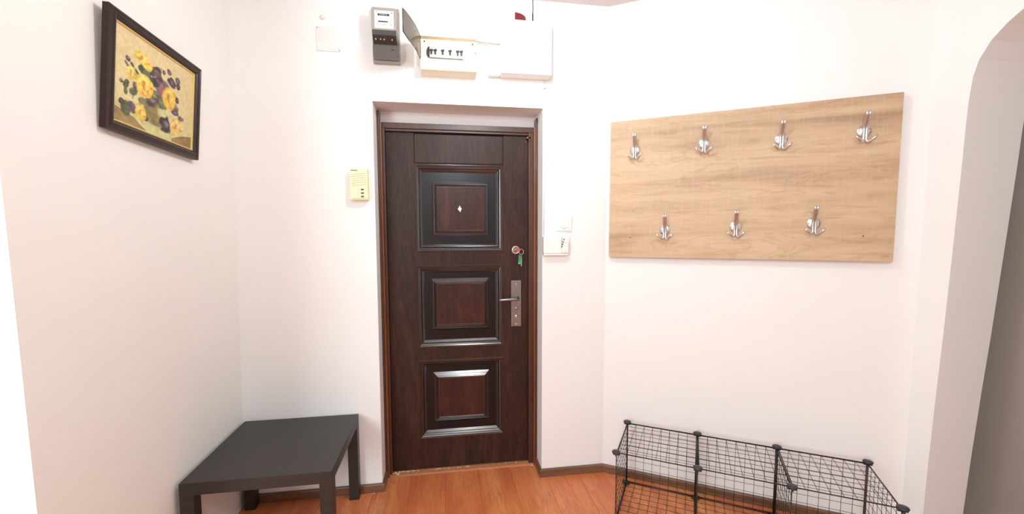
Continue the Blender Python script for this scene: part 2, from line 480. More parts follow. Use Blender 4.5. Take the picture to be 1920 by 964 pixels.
# crumbs of plaster along the threshold
bm = bmesh.new()
random.seed(5)
def crumb(x, y, z, r):
    n = bmesh.new(); bmesh.ops.create_icosphere(n, subdivisions=1, radius=r)
    for v in n.verts: v.co = Vector((v.co.x*random.uniform(.7, 2.0)+x, v.co.y*random.uniform(.6, 1.1)+y, max(0, v.co.z*.6+r*.4)+z))
    merge(bm, n)
for i in range(9): crumb(RL + random.uniform(.020, .075), random.uniform(.135, .155), 0.009, random.uniform(.003, .007))
for i in range(46):
    xx = random.choice((random.uniform(.76, .86), random.uniform(.95, 1.16), random.uniform(1.30, 1.55)))
    crumb(xx, random.uniform(.152, .159), .0105, random.uniform(.0018, .0042))
for i in range(4): crumb(RR - random.uniform(.018, .035), random.uniform(.118, .140), 0.0, random.uniform(.003, .005))
for i in range(5): crumb(RL + random.uniform(-.06, .012), -ST-random.uniform(.002, .006), 0.0, random.uniform(.0015, .003))
o = link_mesh('plaster_crumbs', bm, M['crumb'])
o['kind'] = 'stuff'; tag(o, 'crumbs of broken white plaster along the wooden door threshold', 'debris')

# ------------------------------------------------------------------ the door
door = struct(empty('door_1', (0, 0, 0)))
FY, LY = 0.140, 0.165
def frame_piece(name, x0, x1, z0, z1, y0, mat, bev=0.003):
    bm = bmesh.new(); box(bm, x0, x1, y0, 0.20, z0, z1, bev); return link_mesh(name, bm, mat, door)
frame_piece('frame_post', RL+.001, RL+.012, 0.0, 2.080, 0.118, M['frame'], .002)
frame_piece('edge_strip', RL+.012, RL+.023, 0.0, 2.022, 0.124, M['frame_orange'], .003)
frame_piece('frame_post', RL+.023, RL+.037, 0.0, 2.022, FY, M['frame'])
frame_piece('frame_post', RR-.010, RR-.001, 0.0, 2.074, 0.122, M['frame'], .002)
frame_piece('edge_strip', RR-.022, RR-.010, 0.0, 2.024, 0.126, M['frame_orange'], .003)
frame_piece('frame_post', RR-.050, RR-.022, 0.0, 2.024, FY, M['frame'])
bm = bmesh.new()
box(bm, RL+.024, RR-.022, FY-.002, .20, 1.992, 2.023, .003); box(bm, RL+.037, RR-.050, FY+.008, .20, 1.979, 1.993, .003)
link_mesh('frame_rail', bm, M['frame'], door)
# leaf
X0, X1, Z0, Z1 = 0.7135, 1.5185, 0.016, 1.9765
GX0, GX1 = 0.8655, 1.3735
bm = bmesh.new()
cells = [('rail', GX0, GX1, 1.808, Z1-.001), ('p1', GX0, GX1, 1.307, 1.806), ('p2', .8675, 1.3700, .745, 1.230), ('p3', .8705, 1.3695, .198, .673)]
def rq(x0, x1, z0, z1): quad(bm, [(x0, LY, z0), (x1, LY, z0), (x1, LY, z1), (x0, LY, z1)])
rq(X0, GX0, Z0, Z1); rq(GX1, X1, Z0, Z1)
rq(GX0, GX1, 1.230, 1.307); rq(GX0, GX1, .673, .745); rq(GX0, GX1, Z0, .198)
for (_, a, b, c, d) in cells[2:]:
    rq(GX0, a, c, d); rq(b, GX1, c, d)
rq(GX0, GX1, 1.806, 1.808)
e = 0.04
for p in ([(X0, LY, Z0), (X0, LY+e, Z0), (X0, LY+e, Z1), (X0, LY, Z1)], [(X1, LY, Z0), (X1, LY+e, Z0), (X1, LY+e, Z1), (X1, LY, Z1)],
          [(X0, LY, Z1), (X1, LY, Z1), (X1, LY+e, Z1), (X0, LY+e, Z1)], [(X0, LY, Z0), (X1, LY, Z0), (X1, LY+e, Z0), (X0, LY+e, Z0)]): quad(bm, p)
# vertical grooves beside the top rail are the rail's own sunk border
link_mesh('leaf', bm, M['door'], door)
bm = bmesh.new()
quad(bm, [(RL+.03, .199, 0), (RR-.03, .199, 0), (RR-.03, .199, 2.0), (RL+.03, .199, 2.0)])
link_mesh('rebate', bm, M['groove'], door)
def loft(name, rings, mats):
    """rings [(x0,x1,z0,z1,depth,mat)] nested rectangles from outside in; depth is measured into the door"""
    bm = bmesh.new(); prev = None
    for (a, b, c, d, dep, mi, *_) in rings:
        r = [bm.verts.new(p) for p in ((a, LY+dep, c), (b, LY+dep, c), (b, LY+dep, d), (a, LY+dep, d))]
        if prev:
            for k in range(4):
                f = bm.faces.new([prev[k], prev[(k+1) % 4], r[(k+1) % 4], r[k]]); f.material_index = mi
        prev = r
    f = bm.faces.new(prev); f.material_index = mats.index(rings[-1][6]) if len(rings[-1]) > 6 else rings[-1][5]
    return link_mesh(name, bm, mats, door)
def inset(rc, steps):
    a, b, c, d = rc
    return [(a+i, b-i, c+i, d-i, dep, mi) for i, dep, mi in steps]
mats3 = [M['door'], M['door_edge'], M['door_panel'], M['groove'], M['door_field'], M['door_bead']]
a, b, c, d = cells[0][1:]
loft('top_rail', inset((a, b, c, d), [(0, 0, 0), (.0015, .004, 3), (.0035, .004, 3), (.0055, 0, 0)]), mats3)
def raised(rc, pl):
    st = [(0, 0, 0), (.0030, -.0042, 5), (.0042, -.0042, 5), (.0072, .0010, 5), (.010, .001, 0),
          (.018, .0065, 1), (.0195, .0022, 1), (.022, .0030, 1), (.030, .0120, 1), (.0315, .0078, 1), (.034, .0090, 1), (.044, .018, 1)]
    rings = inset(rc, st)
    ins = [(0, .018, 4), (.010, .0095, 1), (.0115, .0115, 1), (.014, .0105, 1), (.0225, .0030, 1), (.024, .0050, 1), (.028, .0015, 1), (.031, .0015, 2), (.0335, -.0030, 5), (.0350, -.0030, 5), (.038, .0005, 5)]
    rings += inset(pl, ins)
    rings[-1] = rings[-1] + (M['door_panel'],)
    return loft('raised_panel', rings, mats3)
raised(cells[1][1:], (.960, 1.289, 1.398, 1.711))
raised(cells[2][1:], (.949, 1.288, .846, 1.152))
raised(cells[3][1:], (.953, 1.285, .288, .594))
# lock cylinder
lockp = empty('lock_cylinder'); lockp.parent = door
bm = bmesh.new()
lathe(bm, [(0.0245, 0), (.0245, .004), (.022, .0065), (.018, .0065), (.016, .005), (.0, .005)], facing(1.446, LY, 1.315), 28)
link_mesh('rosette', bm, M['steel'], lockp)
bm = bmesh.new()
lathe(bm, [(.008, 0), (.008, .0095), (.0, .0095)], facing(1.446, LY, 1.315), 16)
link_mesh('plug', bm, M['nickel'], lockp)
for an in (20, 100, 215, 275, 330):
    bm = bmesh.new(); lathe(bm, [(.0028, 0.004), (.0028, .0056), (0, .0056)], facing(1.446+.0135*math.cos(math.radians(an)), LY, 1.315+.0135*math.sin(math.radians(an))), 10)
    link_mesh('pin', bm, M['groove'], lockp)
# handle set
hd = empty('door_handle'); hd.parent = door
bm = bmesh.new(); box(bm, 1.417, 1.477, LY-.009, LY, .858, 1.134, .003); link_mesh('back_plate', bm, M['nickel'], hd)
bm = bmesh.new()
lathe(bm, [(.014, 0), (.014, .010), (.0095, .014), (.0095, .040), (0, .040)], facing(1.450, LY-.008, 1.028), 20)
tube(bm, [(1.456, LY-.044, 1.028), (1.445, LY-.050, 1.028), (1.425, LY-.052, 1.0275), (1.385, LY-.052, 1.026), (1.350, LY-.050, 1.025), (1.336, LY-.047, 1.025)],
     [.0075, .0095, .0098, .0092, .0090, .006], 12)
link_mesh('lever', bm, M['nickel'], hd, True)
for z in (1.112, .872):
    bm = bmesh.new(); lathe(bm, [(.0048, 0), (.0045, .0018), (0, .0024)], facing(1.447, LY-.009, z), 12); link_mesh('screw', bm, M['steel'], hd)
bm = bmesh.new(); lathe(bm, [(.0085, 0), (.0085, .003), (.005, .003), (.005, .008), (0, .008)], facing(1.447, LY-.009, .968), 16); link_mesh('thumb_turn', bm, M['chrome'], hd)
bm = bmesh.new(); box(bm, 1.443, 1.451, LY-.0135, LY-.008, .901, .922, .002); lathe(bm, [(.0085, 0), (.0085, .002), (0, .002)], facing(1.447, LY-.009, .920), 16); link_mesh('keyhole_cover', bm, M['chrome'], hd)
bm = bmesh.new(); lathe(bm, [(.003, 0), (.003, .0006), (0, .0006)], facing(1.4475, LY-.0136, .907), 10); link_mesh('keyhole', bm, M['groove'], hd)
# peephole with a white swivel cover
ph = empty('peephole'); ph.parent = door
bm = bmesh.new(); lathe(bm, [(.0125, 0), (.0125, .003), (.010, .005), (0, .005)], facing(1.119, LY, 1.554), 20); link_mesh('ring', bm, M['groove'], ph)
bm = bmesh.new()
prism(bm, [(1.111, 1.546), (1.116, 1.5455), (1.1195, 1.537), (1.1235, 1.5365), (1.1245, 1.546), (1.1295, 1.551), (1.1295, 1.557), (1.1245, 1.562),
           (1.1210, 1.571), (1.1165, 1.572), (1.1150, 1.562), (1.1100, 1.560), (1.1085, 1.553)], LY-.0085, LY-.004)
link_mesh('white_cover', bm, M['white_plastic'], ph)
# small catch in the upper corner
bm = bmesh.new(); box(bm, 1.506, 1.530, FY-.004, FY+.03, 1.958, 1.970, .0015); box(bm, 1.520, 1.530, FY-.004, FY+.03, 1.944, 1.970, .0015)
cb = link_mesh('corner_catch', bm, M['frame'], door)
for (xx, zz) in ((1.511, 1.964), (1.508, 1.949)):
    bm = bmesh.new(); lathe(bm, [(.003, 0), (.0025, .0012), (0, .0016)], facing(xx, FY-.004 if zz > 1.96 else LY, zz), 10)
    link_mesh('screw', bm, M['steel'], cb)

# ------------------------------------------------------------------ keys in the lock
keys = tag(empty('key_bunch', (1.446, LY-.0095, 1.315)), 'red headed key with green tag hanging in the upper door lock', 'keys')
def kl(p): return (p[0]-1.446, p[1]-(LY-.0095), p[2]-1.315)
bm = bmesh.new(); box(bm, -.0012, .0012, -.014, 0.0, -.004, .004, .0004); link_mesh('key_blade', bm, M['steel'], keys)
bm = bmesh.new()
prism(bm, [(-.004, -.004), (.004, -.0055), (.016, -.006), (.026, -.001), (.0285, .005), (.024, .0085), (.010, .0065), (-.004, .0045)], -.020, -.0135)
link_mesh('key_head', bm, M['red_plastic'], keys)
bm = bmesh.new()
tube(bm, [(.029 + .0135*math.cos(t*2*PI/24), -.017 + .003*math.sin(t*2*PI/24), -.009 + .0150*math.sin(t*2*PI/24)) for t in range(25)], .0013, 8, cap=False)
link_mesh('ring', bm, M['steel'], keys, True)
bm = bmesh.new()
tube(bm, [(.022, -.018, -.022), (.015, -.019, -.030), (.013, -.019, -.040)], .0011, 6)
tube(bm, [(.026, -.018, -.023), (.030, -.018, -.034), (.031, -.018, -.046)], .0011, 6)
link_mesh('link', bm, M['steel'], keys, True)
bm = bmesh.new()
prism(bm, [(.010, -.078), (.013, -.084), (.020, -.084), (.0235, -.078), (.0275, -.044), (.0255, -.034), (.021, -.030), (.016, -.033), (.012, -.042)], -.0215, -.0165)
gt = link_mesh('tag', bm, M['green_tag'], keys)
bm = bmesh.new(); lathe(bm, [(.0052, 0), (.0052, .0006), (.002, .0006), (.002, 0)], Matrix.Translation((.0165, -.0215, -.076)) @ TO_CAM, 14)
link_mesh('eyelet', bm, M['green_light'], gt)
bm = bmesh.new(); box(bm, .027, .0325, -.014, -.012, -.095, -.040, .0005); link_mesh('spare_key', bm, M['steel'], keys)

# ------------------------------------------------------------------ wall boxes over the door
# electricity meter
mt = tag(empty('electricity_meter', (0.752, 0, 2.272)), 'grey electricity meter with a white counter plate above the door', 'meter')
def loc_box(parent, name, x0, x1, y0, y1, z0, z1, mat, bev=.003, seg=2):
    px, py, pz = parent.location
    bm = bmesh.new(); box(bm, x0-px, x1-px, y0-py, y1-py, z0-pz, z1-pz, bev, seg); return link_mesh(name, bm, mat, parent)
loc_box(mt, 'base', .688, .820, -.032, 0, 2.274, 2.540, M['meter_grey'], .004)
# upper housing with rounded corners
bm = bmesh.new()
def rrect(x0, x1, z0, z1, r, n=5):
    pts = []
    for cx, cz, a0 in ((x1-r, z1-r, 0), (x0+r, z1-r, 90), (x0+r, z0+r, 180), (x1-r, z0+r, 270)):
        for k in range(n+1):
            t = math.radians(a0 + 90*k/n); pts.append((cx + r*math.cos(t), cz + r*math.sin(t)))
    return pts
prism(bm, [(x-.752, z-2.272) for x, z in rrect(.696, .812, 2.399, 2.503, .010)], -.108, -.03)
link_mesh('housing', bm, M['meter_grey'], mt)
fp = loc_box(mt, 'face_plate', .711, .801, -.1095, -.106, 2.406, 2.488, M['meter_plate'], .0012)
def mloc(x, y, z): return (x-.752, y, z-2.272)
bm = bmesh.new()
for i in range(6): box(bm, .7265-.752+i*.0092, .7265-.752+i*.0092+.0086, -.1100, -.1085, 2.464-2.272, 2.474-2.272)
link_mesh('counter_window', bm, M['black'], fp)
text_mesh('0 7 8 4 3 2', .0080, M['meter_plate'], fp, mloc(.7533, -.1102, 2.469), 'digits')
bm = bmesh.new(); box(bm, .728-.752, .774-.752, -.1100, -.1085, 2.434-2.272, 2.4405-2.272); link_mesh('disc_slot', bm, M['dark_print'], fp)
bm = bmesh.new()
for (x0, x1, z0, z1) in ((.716, .728, 2.4800, 2.4825), (.733, .786, 2.4800, 2.4812), (.716, .770, 2.4555, 2.4562), (.724, .765, 2.4495, 2.4502),
                         (.780, .794, 2.461, 2.462), (.778, .796, 2.449, 2.4502), (.782, .790, 2.455, 2.456), (.719, .795, 2.4215, 2.4232), (.726, .785, 2.4175, 2.4184), (.788, .796, 2.477, 2.482)):
    box(bm, x0-.752, x1-.752, -.1098, -.109, z0-2.272, z1-2.272)
link_mesh('fine_print', bm, M['grey_label'], fp)['kind'] = 'stuff'
# sloping terminal shelf
bm = bmesh.new()
pts = [(-.107, 2.400), (-.101, 2.378), (-.068, 2.350), (-.03, 2.350), (-.03, 2.40)]
a = [bm.verts.new((.698-.752, y, z-2.272)) for y, z in pts]; b = [bm.verts.new((.811-.752, y, z-2.272)) for y, z in pts]
for i in range(5): bm.faces.new([a[i], a[(i+1) % 5], b[(i+1) % 5], b[i]])
bm.faces.new(a); bm.faces.new(b[::-1])
link_mesh('terminal_block', bm, M['meter_black'], mt)
for xx in (.712, .735, .752, .790):
    bm = bmesh.new(); lathe(bm, [(.0042, 0), (.004, .0025), (0, .003)], Matrix.Translation(mloc(xx, -.0845, 2.3645)) @ Matrix.Rotation(math.radians(125), 4, 'X'), 12)
    link_mesh('terminal_screw', bm, M['steel'], mt)
bm = bmesh.new()
prism(bm, [(x-.752, z-2.272) for x, z in rrect(.693, .8195, 2.283, 2.352, .010)], -.062, -.03)
tc = link_mesh('terminal_cover', bm, M['meter_dark'], mt)
bm = bmesh.new()
lathe(bm, [(.0035, 0), (.003, .0015), (0, .002)], Matrix.Translation(mloc(.786, -.062, 2.326)) @ TO_CAM, 12)
box(bm, .793-.752, .799-.752, -.0632, -.061, 2.3245-2.272, 2.327-2.272)
link_mesh('seal_screw', bm, M['black'], tc)

# breaker box
fb = tag(empty('breaker_box', (1.065, 0, 2.226)), 'cream breaker box with its smoked lid swung open above the door', 'breaker box')
bm = bmesh.new()
def fx(x): return x-1.065
def fz(z): return z-2.226
prof = [(0, 2.226), (-.086, 2.232), (-.092, 2.240), (-.092, 2.284), (-.062, 2.285), (-.062, 2.391), (-.092, 2.391), (-.092, 2.414), (-.084, 2.423), (0, 2.430)]
a = [bm.verts.new((fx(.925), y, fz(z))) for y, z in prof]; b = [bm.verts.new((fx(1.205), y, fz(z))) for y, z in prof]
for i in range(len(prof)): bm.faces.new([a[i], a[(i+1) % len(prof)], b[(i+1) % len(prof)], b[i]])
bm.faces.new(a); bm.faces.new(b[::-1])
link_mesh('body', bm, M['breaker_cream'], fb)
loc_box(fb, 'seam', 1.1775, 1.1785, -.0628, -.061, 2.285, 2.385, M['dark_print'], 0)
for (xx, zz) in ((.944, 2.378), (.945, 2.290), (1.186, 2.378), (1.186, 2.290)):
    bm = bmesh.new(); lathe(bm, [(.0038, 0), (.0035, .001), (0, .001)], Matrix.Translation((fx(xx), -.062, fz(zz))) @ TO_CAM, 12); link_mesh('screw', bm, M['black'], fb)
loc_box(fb, 'latch', 1.2005, 1.2035, -.0645, -.061, 2.327, 2.340, M['black'], .0008)
random.seed(3)
devs = [(.970, 1.0065, (.979, .998)), (1.0070, 1.0445, (1.035,)), (1.0450, 1.0825, (1.072,)), (1.0830, 1.1005, ()), (1.1010, 1.1190, (1.110,)), (1.1195, 1.1380, (1.129,))]
for x0, x1, hs in devs:
    br = loc_box(fb, 'breaker', x0, x1, -.072, -.061, 2.300, 2.351, M['white_plastic'], .0008)
    bm = bmesh.new()
    box(bm, fx(x0+.002), fx(x1-.002), -.0724, -.0718, fz(2.3445), fz(2.3455)); box(bm, fx(x0+.003), fx(x0+.010), -.0724, -.0718, fz(2.3475), fz(2.3495))
    box(bm, fx(x1-.008), fx(x1-.003), -.0724, -.0718, fz(2.340), fz(2.3425)); box(bm, fx(x0+.004), fx(x0+.012), -.0724, -.0718, fz(2.3135), fz(2.3150))
    link_mesh('print', bm, M['grey_label'], br)['kind'] = 'stuff'
    for hx in hs:
        bm = bmesh.new()
        prism(bm, [(fx(hx-.0085), fz(2.332)), (fx(hx-.0042), fz(2.326)), (fx(hx-.0040), fz(2.313)), (fx(hx+.0040), fz(2.313)), (fx(hx+.0042), fz(2.326)), (fx(hx+.0085), fz(2.332)), (fx(hx+.007), fz(2.3365)), (fx(hx-.007), fz(2.3365))], -.080, -.071)
        link_mesh('switch', bm, M['black'], br)
bm = bmesh.new()
prism(bm, [(fx(.969), fz(2.299)), (fx(.969), fz(2.352))] + [(fx(.969 - .014*math.sin(t*PI/10)), fz(2.3255 + .0265*math.cos(t*PI/10))) for t in range(1, 10)], -.0705, -.061)
link_mesh('blanking_cap', bm, M['black'], fb)
loc_box(fb, 'painted_rail_shadow', .970, 1.138, -.0665, -.061, 2.2965, 2.300, M['grey_label'], 0)  # solid grey strip painting the shadow below the breakers
# open lid, hinged on the left, curved smoked plastic
lid = empty('lid', (fx(.924), -.080, fz(2.2845))); lid.parent = fb
lid.rotation_euler = (0, 0, math.atan2(-.262, -.058) )
def lid_profile(u): return .0 
bm = bmesh.new()
L_, H_ = .270, .106
N = 12
def lid_h(i): u = i/N; return u
front = []; back = []
zs = lambda u: (0.0 if u < .78 else (u-.78)/.22*.010, H_)
ft, fbm, bt, bbm = [], [], [], []
for i in range(N+1):
    u = i/N; x = u*L_; bow = .010*math.sin(PI*min(1, u))
    z0, z1 = zs(u)
    ft.append(bm.verts.new((x, bow+.0015, z1))); fbm.append(bm.verts.new((x, bow+.0015, z0)))
    bt.append(bm.verts.new((x, bow-.0015, z1))); bbm.append(bm.verts.new((x, bow-.0015, z0)))
for i in range(N):
    bm.faces.new([ft[i], ft[i+1], fbm[i+1], fbm[i]]); bm.faces.new([bt[i+1], bt[i], bbm[i], bbm[i+1]])
    bm.faces.new([ft[i+1], ft[i], bt[i], bt[i+1]]); bm.faces.new([fbm[i], fbm[i+1], bbm[i+1], bbm[i]])
bm.faces.new([ft[0], fbm[0], bbm[0], bt[0]]); bm.faces.new([ft[N], bt[N], bbm[N], fbm[N]])
link_mesh('smoked_pane', bm, M['smoked'], lid)
bm = bmesh.new()
def lp(i, top): u = i/N; return (u*L_, .010*math.sin(PI*u), zs(u)[1 if top else 0])
tube(bm, [lp(0, False)] + [lp(i, True) for i in range(N+1)] + [lp(i, False) for i in range(N, -1, -1)], .0032, 6)
link_mesh('lid_rim', bm, M['meter_black'], lid)

# white cover box
wb = tag(empty('cover_box', (1.465, 0, 2.238)), 'large plain white box mounted on the wall above the door', 'box')
loc_box(wb, 'lid', 1.332, 1.598, -.083, -.010, 2.239, 2.507, M['white_plastic'], .004)
loc_box(wb, 'back', 1.334, 1.592, -.010, 0, 2.238, 2.505, M['ivory_plastic'], .001)
# beacon on top of it
bc = tag(empty('beacon_lamp', (1.40, -.04, 2.507)), 'small cream lamp with dark red lens on top of white box', 'lamp')
bm = bmesh.new()
prism(bm, [(-.064, 0), (.006, 0), (.006, .0535), (-.012, .0505), (-.052, .036), (-.060, .028), (-.064, .018)], -.025, .038)
bmesh.ops.bevel(bm, geom=bm.edges[:], offset=.003, segments=2, affect='EDGES')
link_mesh('housing', bm, M['cream_plastic'], bc)
bm = bmesh.new()
prism(bm, [(.0065, 0), (.064, 0), (.064, .017)] + [(.0065 + .0575*math.cos(t), .017 + .029*math.sin(t)) for t in [k*PI/16 for k in range(1, 8)]] + [(.0065, .046)], -.022, .036)
link_mesh('lens', bm, M['red_lens'], bc)
# small chime / junction box left of it
ch = tag(empty('junction_box', (1.303, 0, 2.24)), 'small white junction box hugging the left side of white box', 'junction box')
bm = bmesh.new()
sec = [(1.271, 0), (1.331, 0), (1.331, -.040), (1.277, -.040), (1.271, -.030)]
a = [bm.verts.new((x-1.303, y, 0)) for x, y in sec]; b = [bm.verts.new((x-1.303, y, .102 if i > 1 else .108)) for i, (x, y) in enumerate(sec)]
for i in range(5): bm.faces.new([a[i], a[(i+1) % 5], b[(i+1) % 5], b[i]])
bm.faces.new(a); bm.faces.new(b[::-1])
bmesh.ops.bevel(bm, geom=bm.edges[:], offset=.003, segments=2, affect='EDGES')
link_mesh('casing', bm, M['ivory_plastic'], ch)
bm = bmesh.new(); lathe(bm, [(.0018, 0), (0, .0008)], Matrix.Translation((-.017, -.040, .012)) @ TO_CAM, 8); link_mesh('screw', bm, M['dark_print'], ch)
# cables
bm = bmesh.new(); tube(bm, [(1.195, -.022, 2.4115), (1.240, -.020, 2.4105), (1.290, -.018, 2.4080), (1.333, -.018, 2.4065)], .0032, 8)
tag(link_mesh('grey_cable', bm, M['grey_cable'], None), 'short grey cable running from breaker box to white box', 'cable')
bm = bmesh.new(); tube(bm, [(1.511, -.010, ZC), (1.5115, -.012, 2.60), (1.5105, -.012, 2.575)], .0022, 8); tube(bm, [(1.5105, -.012, 2.578), (1.5105, -.014, 2.506)], .0034, 8)
tag(link_mesh('black_cable', bm, M['black'], None), 'thin black cable dropping from ceiling to the white box', 'cable')
bm = bmesh.new(); tube(bm, [(1.5755, -.004, 2.240), (1.576, -.004, 2.16), (1.577, -.0035, 2.02), (1.5765, -.0035, 1.60), (1.577, -.0035, 1.393)], .0022, 8); box(bm, 1.570, 1.586, -.012, 0, 2.196, 2.210, .002)
tag(link_mesh('white_cable', bm, M['cable_white'], None), 'thin white cable running down beside the door to the socket', 'cable')
# flat painted junction cover
jc = tag(empty('junction_cover', (.472, 0, 2.384)), 'square painted-over cover plate on wall left of the meter', 'cover plate')
bm = bmesh.new(); box(bm, -.0575, .0575, -.0045, 0, -.0600, .0585, .0025); link_mesh('plate', bm, M['junction'], jc)
for xx, zz in ((.050, -.053), (-.052, .052)):
    bm = bmesh.new(); lathe(bm, [(.0028, 0), (.002, .001), (0, .0012)], Matrix.Translation((xx, -.0045, zz)) @ TO_CAM, 10); link_mesh('screw', bm, M['grey_label'], jc)
bm = bmesh.new(); lathe(bm, [(.013, 0), (.013, .003), (.010, .010), (.006, .013), (0, .0135)], facing(.449, 0, 2.487), 20)
box(bm, .452, .457, -.018, -.008, 2.478, 2.497, .001)
tag(link_mesh('wall_hook', bm, M['ivory_plastic'], None, True), 'tiny cream plastic wall hook above the square cover plate', 'hook')

# intercom
ic = tag(empty('intercom', (.604, 0, 1.584)), 'cream door intercom with slanted speaker slots and three buttons', 'intercom')
bm = bmesh.new()
box(bm, -.043, .043, -.012, 0, .002, .158, .003); box(bm, -.0435, .0435, -.040, -.010, .001, .160, .004, 3)
link_mesh('casing', bm, M['cream_plastic'], ic)
for i in range(6):
    bm = bmesh.new(); z = .0655 + i*.0112
    s = .132 - i*.0106
    pts = [(-.036, s-.0065), (.038, s+.0035), (.038, s+.0055), (-.036, s-.0045)]
    prism(bm, pts, -.0408, -.0395); link_mesh('speaker_slot', bm, M['slot'], ic)
bm = bmesh.new()
prism(bm, [(-.034, .0655), (.040, .0765), (.0405, .0085), (-.033, .0085)], -.0425, -.0395)
bmesh.ops.bevel(bm, geom=bm.edges[:], offset=.001, segments=1, affect='EDGES')
link_mesh('button_panel', bm, M['cream_plastic'], ic)
bm = bmesh.new(); prism(bm, [(-.036, .066), (.040, .0772), (.040, .0785), (-.036, .0672)], -.0408, -.0395); prism(bm, [(-.034, .0065), (.041, .0065), (.041, .008), (-.034, .008)], -.0408, -.0395)
link_mesh('panel_joint', bm, M['slot'], ic)['kind'] = 'stuff'
for i, zz in enumerate((.0535, .0355, .0180)):
    bm = bmesh.new()
    lathe(bm, [(.0085, 0), (.0085, .002), (.0065, .0036), (0, .004)], Matrix.Translation((.0165, -.0423, zz)) @ Matrix.Diagonal((1, 1, .55, 1)) @ TO_CAM, 18)
    link_mesh('button', bm, M['button_grey'], ic)
    bm = bmesh.new(); box(bm, -.008, .002, -.0429, -.042, zz-.001, zz+.001); link_mesh('caption', bm, M['slot'], ic)
bm = bmesh.new()
xx = -.039
for wd in (.0022, .0030, .0018, .0026, .0030, .0020, .0028, .0026, .0024, .0022, .0026):
    box(bm, xx, xx+wd, -.0406, -.0398, .1475, .1515); xx += wd + .0006
link_mesh('lettering', bm, M['dark_print'], ic)['kind'] = 'stuff'

# light switch
sw = tag(empty('light_switch', (1.691, 0, 1.467)), 'square white light switch on wall right of the door', 'switch')
bm = bmesh.new(); box(bm, -.0435, .0435, -.012, 0, -.040, .041, .0025); link_mesh('cover', bm, M['white_plastic'], sw)
bm = bmesh.new(); box(bm, -.026, .026, -.0155, -.010, -.022, .026, .0015); link_mesh('rocker', bm, M['white_plastic'], sw)
bm = bmesh.new(); box(bm, -.006, .008, -.0126, -.0115, -.031, -.029); link_mesh('mark', bm, M['grey_label'], sw)
# surface socket under it
so = tag(empty('wall_socket', (1.643, 0, 1.292)), 'low white socket block with dark pin holes below light switch', 'socket')
bm = bmesh.new(); box(bm, -.074, .027, -.036, 0, .010, .102, .004); link_mesh('block', bm, M['white_plastic'], so)
bm = bmesh.new()
sec = [(0.024, .010), (.0665, .012), (.069, .102), (.040, .102)]
prism(bm, sec, -.040, 0); bmesh.ops.bevel(bm, geom=bm.edges[:], offset=.003, segments=2, affect='EDGES')
link_mesh('outlet', bm, M['white_plastic'], so)
bm = bmesh.new(); prism(bm, [(.023, .018), (.066, .020), (.0665, .034), (.0285, .034)], -.0415, -.038); link_mesh('flap', bm, M['ivory_plastic'], so)
for (xx, zz) in ((.041, .087), (.037, .073), (.033, .060), (.029, .047)):
    bm = bmesh.new(); lathe(bm, [(.0036, 0), (.0036, .0006), (0, .0006)], Matrix.Translation((xx, -.040, zz)) @ TO_CAM, 12); link_mesh('pin_hole', bm, M['dark_print'], so)
for (xx, zz) in ((.052, .067), (.048, .050)):
    bm = bmesh.new(); lathe(bm, [(.0020, 0), (.0020, .0006), (0, .0006)], Matrix.Translation((xx, -.040, zz)) @ TO_CAM, 10); link_mesh('screw', bm, M['grey_label'], so)
bm = bmesh.new(); box(bm, -.072, .066, -.034, 0, -.001, .0095, .003); link_mesh('foot', bm, M['white_plastic'], so)

# ------------------------------------------------------------------ picture on the left wall
PWD, PHT = 0.484, 0.372
# local frame of the picture: x along its width (from the viewer's side to the corner), z up, -y out of the wall
pic = tag(empty('framed_painting'), 'framed still life painting of yellow roses and violets on left wall', 'painting')
lean = math.radians(3.7); roll = math.radians(2.1)
Rz = Matrix.Rotation(PI/2, 4, 'Z')                      # local x -> +Y world, local -y -> +X world
pic.matrix_world = Matrix.Translation((lx(1.75)+.006, -.602, 1.7255)) @ Rz @ Matrix.Rotation(roll, 4, 'Y') @ Matrix.Rotation(lean, 4, 'X')
hw = PWD/2
bm = bmesh.new()
prof = [(0, 0), (0, -.018), (.004, -.023), (.009, -.024), (.012, -.021), (.016, -.021), (.019, -.024), (.025, -.022), (.030, -.017), (.032, -.012), (.032, 0)]
rings = []
for i_, (ins, y) in enumerate(prof):
    rings.append([bm.verts.new(p) for p in ((-hw+ins, y, ins), (hw-ins, y, ins), (hw-ins, y, PHT-ins), (-hw+ins, y, PHT-ins))])
for a, b in zip(rings, rings[1:]):
    for k in range(4): bm.faces.new([a[k], a[(k+1) % 4], b[(k+1) % 4], b[k]])
link_mesh('frame', bm, M['rim'], pic)
bm = bmesh.new()
prof = [(.031, -.0125), (.033, -.0145), (.037, -.0130), (.0385, -.0085)]
rings = [[bm.verts.new(p) for p in ((-hw+i, y, i), (hw-i, y, i), (hw-i, y, PHT-i), (-hw+i, y, PHT-i))] for i, y in prof]
for a, b in zip(rings, rings[1:]):
    for k in range(4): bm.faces.new([a[k], a[(k+1) % 4], b[(k+1) % 4], b[k]])
link_mesh('gold_slip', bm, M['gold'], pic)
